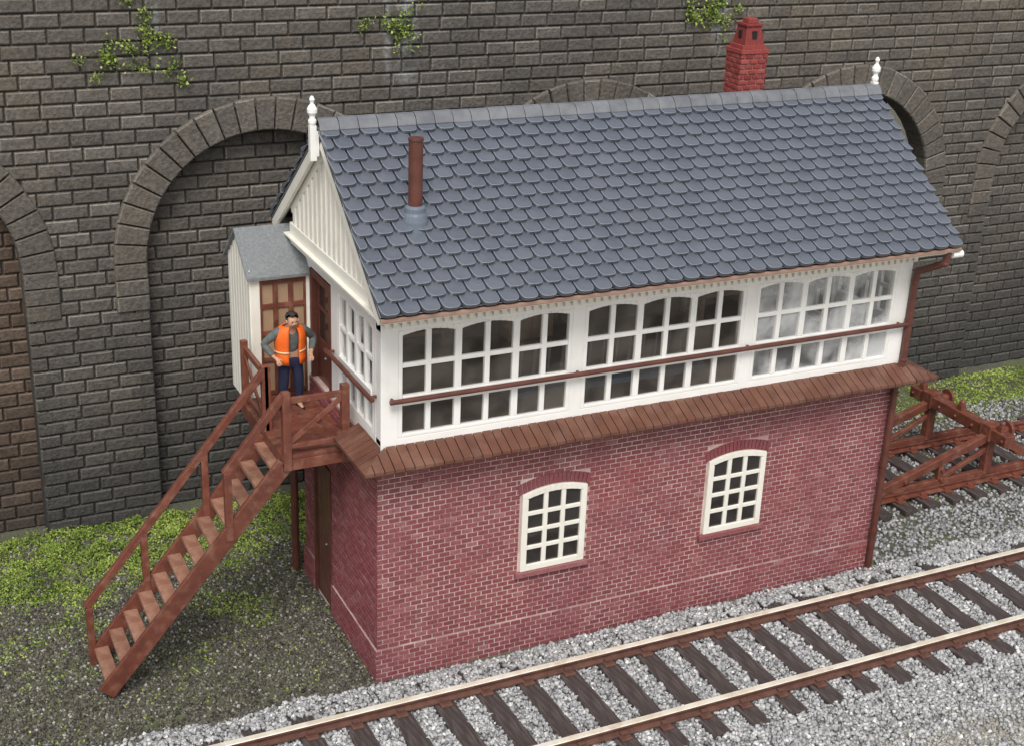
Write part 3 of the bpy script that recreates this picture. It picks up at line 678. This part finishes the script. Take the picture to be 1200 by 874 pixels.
def stones(P,size,flat=.75):
    n=len(P);cube=np.array([(-1,-1,-1),(1,-1,-1),(1,1,-1),(-1,1,-1),(-1,-1,1),(1,-1,1),(1,1,1),(-1,1,1)],float)
    V=cube[None]*(1+rng.uniform(-.45,.25,(n,8,3)))
    s=(size*rng.uniform(.55,1.45,n))[:,None,None]*.5;V=V*s*np.array([1,.85,flat])
    q=rng.normal(size=(n,4));q/=np.linalg.norm(q,axis=1)[:,None];w,x,y,z=q.T
    R=np.stack([1-2*(y*y+z*z),2*(x*y-z*w),2*(x*z+y*w),2*(x*y+z*w),1-2*(x*x+z*z),2*(y*z-x*w),2*(x*z-y*w),2*(y*z+x*w),1-2*(x*x+y*y)],1).reshape(n,3,3)
    V=np.einsum('nij,nkj->nki',R,V)+P[:,None,:]
    f=np.array([(0,3,2,1),(4,5,6,7),(0,1,5,4),(1,2,6,5),(2,3,7,6),(3,0,4,7)])
    Fq=(np.arange(n)*8)[:,None,None]+f[None]
    return V.reshape(-1,3),Fq.reshape(-1,4),n
SPC,SW=.57,.27;TY=-1.58;SX0=-4.6
def zone(n,x0,x1,y0,y1): return np.stack([rng.uniform(x0,x1,n),rng.uniform(y0,y1,n)],1)
A=zone(96000,-5,13.5,-4.5,-.04)
edge=.06*noise2(A[:,0],A[:,0]*0,.5,5)-.08
keep=A[:,1]<edge
keep&=~((A[:,0]<-3.0)&(A[:,1]>-.7-(A[:,0]+3)*.2))|(rng.random(len(A))<.3)
keep&=rng.random(len(A))<np.clip(1-(-3.3-A[:,1])/.9,.25,1)
A=A[keep]
ph=((A[:,0]-SX0+SPC/2)%SPC)-SPC/2
onsl=(np.abs(ph)<SW/2-.005)&(np.abs(A[:,1]-TY)<1.19)
far=onsl&(A[:,1]>TY+.93+.08*noise2(A[:,0],A[:,1],.3,41))   # ballast heaped over the far sleeper ends
A2=A[far];A=A[~onsl]
lift=rng.uniform(-.01,.045,len(A))
P=np.concatenate([A,(gh(A[:,0],A[:,1])+lift)[:,None]],1)
P2=np.concatenate([A2,(np.full(len(A2),.135)+rng.uniform(0,.02,len(A2)))[:,None]],1)
P=np.concatenate([P,P2])
V,Fq,n=stones(P,.043);r=np.repeat(np.clip(rng.normal(.48,.24,n),0,1),6)
fast_mesh('ballast',V,Fq,r,['ballast'],kind='stuff',label='loose grey stone ballast around the railway track',cat='gravel')
A=zone(24000,-2,12,-5.2,-3.4);P=np.concatenate([A,(gh(A[:,0],A[:,1])+rng.uniform(-.005,.012,len(A)))[:,None]],1)
V,Fq,n=stones(P,.030);r=np.repeat(rng.random(n),6)
fast_mesh('sand',V,Fq,r,['sand'],kind='stuff',label='fine pale grit beyond the ballast',cat='sand')
A=zone(12000,7.95,16,-.1,4.2);wgt=np.where(A[:,1]<1.0,1.,.75);A=A[rng.random(len(A))<wgt]
P=np.concatenate([A,(gh(A[:,0],A[:,1])+rng.uniform(-.01,.03,len(A)))[:,None]],1)
V,Fq,n=stones(P,.045);r=np.repeat(np.clip(rng.normal(.28,.2,n),0,1),6)
fast_mesh('siding_gravel',V,Fq,r,['ballast'],kind='stuff',label='grey gravel beneath the siding',cat='gravel')
A=zone(46000,-7,.2,-.5,5.3)
P=np.concatenate([A,(gh(A[:,0],A[:,1])+rng.uniform(-.006,.016,len(A)))[:,None]],1)
V,Fq,n=stones(P,.030);r=np.repeat(np.clip(rng.normal(.45,.27,n),0,1),6)
fast_mesh('earth_grit',V,Fq,r,['grit'],kind='stuff',label='dark fine gritty soil beside the signal box',cat='soil')
def moss(n,x0,x1,y0,y1,fn):
    A=zone(n,x0,x1,y0,y1);k=fn(A[:,0],A[:,1]);A=A[rng.random(len(A))<k]
    hgt=.04+.045*noise2(A[:,0],A[:,1],.28,9)+.035*noise2(A[:,0],A[:,1],.1,10)
    kk=fn(A[:,0],A[:,1]);z=gh(A[:,0],A[:,1])+.01+np.clip(hgt,0,.16)*np.clip(kk*1.3-.2,0,1)*rng.uniform(.2,1.1,len(A))
    P=np.concatenate([A,z[:,None]],1)
    rr=np.clip(.5+.16*noise2(A[:,0],A[:,1],.35,12)+rng.normal(0,.18,len(A)),0,1)
    return leaves(P,.020,rr)
def fl(x,y):
    e=3.25+.35*noise2(x,y,1.1,21)+.25*noise2(x,y,.35,22)
    base=np.clip((y-e)/.8,0,1)*np.clip(.85+.35*noise2(x,y,.22,26),.3,1)
    sp=np.clip(noise2(x,y,.5,23)+noise2(x,y,.17,24)*.5-.1,0,1)*.30*np.clip((y-.4)/1.8,0,1)
    return np.clip(base+sp+.04,0,1)
def fr(x,y):
    e=3.6+.3*noise2(x,y,.8,31)
    return np.clip(np.clip((y-e)/.4,0,1)*np.clip(.8+.5*noise2(x,y,.5,32),.15,1)+.06,0,1)
V1,F1,r1=moss(190000,-7,2.5,.1,5.4,fl);V2,F2,r2=moss(60000,8,18,1.0,5.4,fr)
fast_mesh('moss',np.concatenate([V1,V2]),np.concatenate([F1,F2+len(V1)]),np.concatenate([r1,r2]),['moss'],kind='stuff',label='bright green moss and low weeds beside the wall',cat='moss')
# ------------------------------------------------------------------ tracks
def rail_obj(name,parent,x0,x1,y,z,hd=.115,mats=('rust','steel')):
    prof=[(-.085,0),(.085,0),(.085,.02),(.02,.03),(.02,hd-.045),(.045,hd-.035),(.045,hd-.008),(.037,hd),(-.037,hd),(-.045,hd-.008),(-.045,hd-.035),(-.02,hd-.045),(-.02,.03),(-.085,.02)]
    n=len(prof);b=B();vs=[(x,y+a,z+c) for x in(x0,x1) for a,c in prof]
    for i in range(n):
        b.add([vs[i],vs[(i+1)%n],vs[n+(i+1)%n],vs[n+i]],[(0,1,2,3)],1 if i in(6,7,8) else 0,.5)
    b.add(vs[:n],[tuple(range(n))],0,.5);b.add(vs[n:],[tuple(range(n))],0,.5)
    return b.obj(name,parent,list(mats))
def track(label,x0,x1,yc,gauge,sx,spc,hl,zb,sw,mats,smat,n):
    t=empty('railway_track',((x0+x1)/2,yc,0),label=label,cat='railway track')
    for s in(-1,1): rail_obj('rail',t,x0,x1,yc+s*gauge/2,zb+.02,mats=mats)
    b=B();b.box(-sw/2,sw/2,-hl,hl,-.1,0)
    for s in(-1,1):
        y=s*gauge/2;b.box(-.075,.075,y-.17,y-.03,0,.035,1);b.box(-.075,.075,y+.03,y+.17,0,.035,1);b.box(-.05,.05,y-.1,y-.045,.03,.075,1);b.box(-.05,.05,y+.045,y+.1,.03,.075,1)
    first=b.obj('sleeper',t,[smat,mats[0]],bevel=.008,origin=(0,0,0));first.location=Vector((sx,yc,zb))-WL[t.name]
    for k in range(1,n):
        o=first.copy();o.parent=t;o.location=Vector((sx+k*spc,yc+random.uniform(-.015,.015),zb))-WL[t.name];o.rotation_euler=(0,0,random.uniform(-.015,.015));col.objects.link(o)
track('railway track with dark sleepers and rust-sided bright-topped rails',-6,15,TY,1.44,SX0,SPC,1.2,.13,SW,('rust','steel'),'sleeper',33)
track('short red-brown siding track under the buffer stop',8.75,17,2.15,1.44,9.0,.5,1.12,.08,.25,('brown','brown'),'sleeper',16)
# ------------------------------------------------------------------ buffer stop
bf=empty('buffer_stop',(10.8,2.15,.1),label='red-brown buffer stop standing at the end of a siding',cat='buffer stop')
zb=.24
for y in(1.43,2.87):
    b=B();ax=11.35;az=.94
    b.beam((9.05,y,zb+.02),(ax,y,az),.12,.14);b.beam((12.6,y,zb+.02),(ax,y,az),.12,.14);b.box(ax-.08,ax+.08,y-.065,y+.065,zb,az+.05)
    b.box(9.0,12.7,y-.05,y+.05,zb-.02,zb+.07)
    b.box(10.3,10.40,y-.05,y+.05,zb+.05,zb+.40);b.beam((10.36,y,zb+.05),(11.3,y,az-.25),.07,.08)
    for x,z in((ax,az-.05),(9.6,zb+.16),(11.95,zb+.3),(10.36,zb+.25),(10.36,zb+.08)): b.cyl((x,y-.09,z),(x,y+.09,z),.038,n=8)
    b.obj('side_frame',bf,'brown',bevel=.010)
b=B();b.box(11.23,11.44,.98,3.32,.90,1.10);
for y in(1.43,2.87):
    b.box(11.20,11.47,y-.12,y+.12,.88,1.15)
for y in(1.05,1.75,2.15,2.55,3.22): b.cyl((11.19,y,1.0),(11.23,y,1.0),.03,n=8)
b.obj('buffer_beam',bf,'brown',bevel=.012)
for y in(1.43,2.87):
    b=B();b.cyl((11.47,y,.98),(11.68,y,.98),.07,n=14);b.cyl((11.68,y,.98),(11.73,y,.98),.15,n=16);b.obj('buffer_head',bf,'brown',bevel=.006)
for y in(1.2,2.15,3.1):
    b=B();b.box(11.28,11.39,y-.05,y+.05,1.10,1.20);b.lathe((11.335,y,1.20),[(.05,0),(.05,.05),(.02,.08)],8);b.obj('lamp_bracket',bf,'brown',bevel=.006)
# ------------------------------------------------------------------ person
PL=Vector((-.42,2.06,fz));PS=.79;PR=math.radians(4)
per=empty('person',PL,label='figure in orange vest and navy trousers standing on the landing',cat='person')
def skinobj(name,parent,verts,edges,root,m,sub=2):
    me=bpy.data.meshes.new(name);me.from_pydata([v[0] for v in verts],edges,[]);me.materials.append(M[m])
    o=bpy.data.objects.new(name,me);col.objects.link(o)
    md=o.modifiers.new('Skin','SKIN');md.use_smooth_shade=True
    for i,v in enumerate(verts):
        r=v[1];me.skin_vertices[0].data[i].radius=(r,r) if not isinstance(r,tuple) else r
        me.skin_vertices[0].data[i].use_root=(i==root)
    s=o.modifiers.new('Sub','SUBSURF');s.levels=sub;s.render_levels=sub
    o.parent=parent;WL[o.name]=WL[parent.name]
    return o
per.rotation_euler=(0,0,PR);per.scale=(PS*1.10,PS*1.08,PS)
V=[((0,0,.95),(.14,.1)),((0,-.01,1.15),(.13,.095)),((0,-.03,1.34),(.15,.10)),((0,-.07,1.475),.06),((0,-.12,1.54),(.068,.075)),((0,-.14,1.61),(.082,.095)),((0,-.14,1.67),(.07,.08)),((0,-.248,1.575),.014)]
E=[(0,1),(1,2),(2,3),(3,4),(4,5),(5,6),(4,7)]
for s in(-1,1):
    k=len(V);V+=[((s*.10,0,.86),(.085,.09)),((s*.12,-.03,.50),.058),((s*.13,.02,.10),.04),((s*.14,-.12,.045),(.04,.03))];E+=[(0,k),(k,k+1),(k+1,k+2),(k+2,k+3)]
    k=len(V)
    sh=(s*.19,-.03,1.41);el=(s*.39,.05,1.19);wr=(s*.29,-.12,1.02);pm=(s*.255,-.17,.99)
    V+=[(sh,.062),(el,.045),(wr,.03),(pm,(.034,.022))];E+=[(2,k),(k,k+1),(k+1,k+2),(k+2,k+3)]
    pk=k+3
    for q,(dx,ln) in enumerate(((-.028,.07),(-.010,.08),(.010,.076),(.028,.06))):
        k2=len(V);V+=[((pm[0]+dx,pm[1]-.05,pm[2]-.035),.0095),((pm[0]+dx*1.1-s*.012,pm[1]-.05-ln*.35,pm[2]-.04-ln*.6),.0085)];E+=[(pk,k2),(k2,k2+1)]
    k2=len(V);V+=[((pm[0]-s*.035,pm[1]-.02,pm[2]+.005),.0115),((pm[0]-s*.05,pm[1]-.055,pm[2]-.01),.009)];E+=[(pk,k2),(k2,k2+1)]
skinobj('body',per,V,E,0,'skin')
V=[((0,0,.98),(.155,.115)),((0,-.01,1.15),(.15,.11)),((0,-.03,1.34),(.165,.115)),((0,-.06,1.455),.07)];E=[(0,1),(1,2),(2,3)]
for s in(-1,1):
    k=len(V);V+=[((s*.19,-.03,1.405),.078),((s*.39,.05,1.19),.068),((s*.297,-.108,1.032),.048)];E+=[(2,k),(k,k+1),(k+1,k+2)]
skinobj('sweater',per,V,E,0,'greyshirt')
V=[((0,0,1.0),(.15,.115)),((0,0,.92),(.155,.12))];E=[(0,1)]
for s in(-1,1):
    k=len(V);V+=[((s*.10,0,.82),(.105,.1)),((s*.12,-.03,.50),.08),((s*.13,.02,.13),.066)];E+=[(1,k),(k,k+1),(k+1,k+2)]
skinobj('trousers',per,V,E,0,'navy')
for s in(-1,1):
    V=[((s*.13,.03,.12),.05),((s*.13,.03,.05),.052),((s*.14,-.13,.04),(.05,.04))];skinobj('boot',per,V,[(0,1),(1,2)],0,'boot')
def loft(name,rings,m,a0,a1,parent,th=.012,n=30):
    vs=[];fs=[]
    for (cx,cy,cz,rx,ry) in rings:
        for i in range(n+1):
            a=a0+(a1-a0)*i/n;vs.append((cx+rx*math.cos(a),cy+ry*math.sin(a),cz))
    for k in range(len(rings)-1):
        for i in range(n): fs.append((k*(n+1)+i,k*(n+1)+i+1,(k+1)*(n+1)+i+1,(k+1)*(n+1)+i))
    me=bpy.data.meshes.new(name);me.from_pydata(vs,[],fs);me.materials.append(M[m]);me.polygons.foreach_set('use_smooth',[True]*len(fs))
    o=bpy.data.objects.new(name,me);col.objects.link(o);o.parent=parent;WL[o.name]=WL[parent.name]
    sd=o.modifiers.new('Solid','SOLIDIFY');sd.thickness=th;sd.offset=1
    return o
g0,g1=-math.pi/2+.36,1.5*math.pi-.36
rings=[(0,-.005,.86,.225,.185),(0,-.005,.95,.215,.17),(0,-.012,1.1,.205,.155),(0,-.025,1.28,.215,.16),(0,-.03,1.38,.21,.15),(0,-.035,1.44,.18,.125),(0,-.045,1.485,.115,.09)]
vest=loft('vest',rings,'orange',g0,g1,per,.02)
loft('reflective_strip',[(0,-.008,1.05,.232,.184),(0,-.010,1.085,.232,.184)],'silver',g0,g1,vest,.004)
def blob(name,c,r,m,parent,cut=None,noise=0):
    import bmesh
    me=bpy.data.meshes.new(name);bm=bmesh.new();bmesh.ops.create_icosphere(bm,subdivisions=3,radius=1)
    for v in bm.verts:
        k=1+noise*(random.random()-.5);v.co=Vector((v.co.x*r[0]*k,v.co.y*r[1]*k,v.co.z*r[2]*k))
    if cut:
        dl=[v for v in bm.verts if cut(v.co)];bmesh.ops.delete(bm,geom=dl,context='VERTS')
    for f in bm.faces:f.smooth=True
    bm.to_mesh(me);bm.free();me.materials.append(M[m]);o=bpy.data.objects.new(name,me);col.objects.link(o);o.parent=parent;o.location=c;WL[o.name]=WL[parent.name];return o
blob('hair',(0,-.118,1.655),(.094,.110,.100),'hair',per,lambda c:(c.y<-.045 and c.z<.045) or c.z<-.07,.12)
for s in(-1,1):
    blob('eye',(s*.034,-.226,1.61),(.011,.008,.008),'eye',per);blob('ear',(s*.086,-.135,1.59),(.013,.022,.032),'skin',per)
blob('mouth',(0,-.198,1.535),(.022,.006,.005),'lips',per)
# ------------------------------------------------------------------ light, world, camera
w=bpy.data.worlds.new('World');scene.world=w;w.use_nodes=True;nt=w.node_tree;N=nt.nodes
sky=N.new('ShaderNodeTexSky');sky.sky_type='NISHITA';sky.sun_disc=False
sd=Vector((-.26,-.54,.80)).normalized()
el=math.asin(sd.z);az=math.atan2(sd.x,sd.y)
sky.sun_elevation=el;sky.sun_rotation=az;sky.air_density=1.0;sky.dust_density=3.0;sky.ozone_density=1
hs=N.new('ShaderNodeHueSaturation');hs.inputs['Saturation'].default_value=.3
nt.links.new(sky.outputs[0],hs.inputs['Color']);nt.links.new(hs.outputs[0],N['Background'].inputs[0]);N['Background'].inputs[1].default_value=.15
sl=bpy.data.lights.new('sun','SUN');sl.energy=2.3;sl.angle=math.radians(24);sl.color=(1,.97,.92)
so=bpy.data.objects.new('sun',sl);col.objects.link(so);so.location=(0,-10,20);so.rotation_euler=(-sd).to_track_quat('-Z','Y').to_euler()
cam=bpy.data.cameras.new('camera');co=bpy.data.objects.new('camera',cam);col.objects.link(co)
co.location=(-5.2635,-14.1734,10.47);co.rotation_euler=(1.1808,-.0363,-.444);cam.sensor_width=36;cam.lens=1648.48/1200*36;cam.clip_end=500
scene.camera=co
scene.view_settings.view_transform='Standard';scene.view_settings.look='None';scene.view_settings.exposure=0
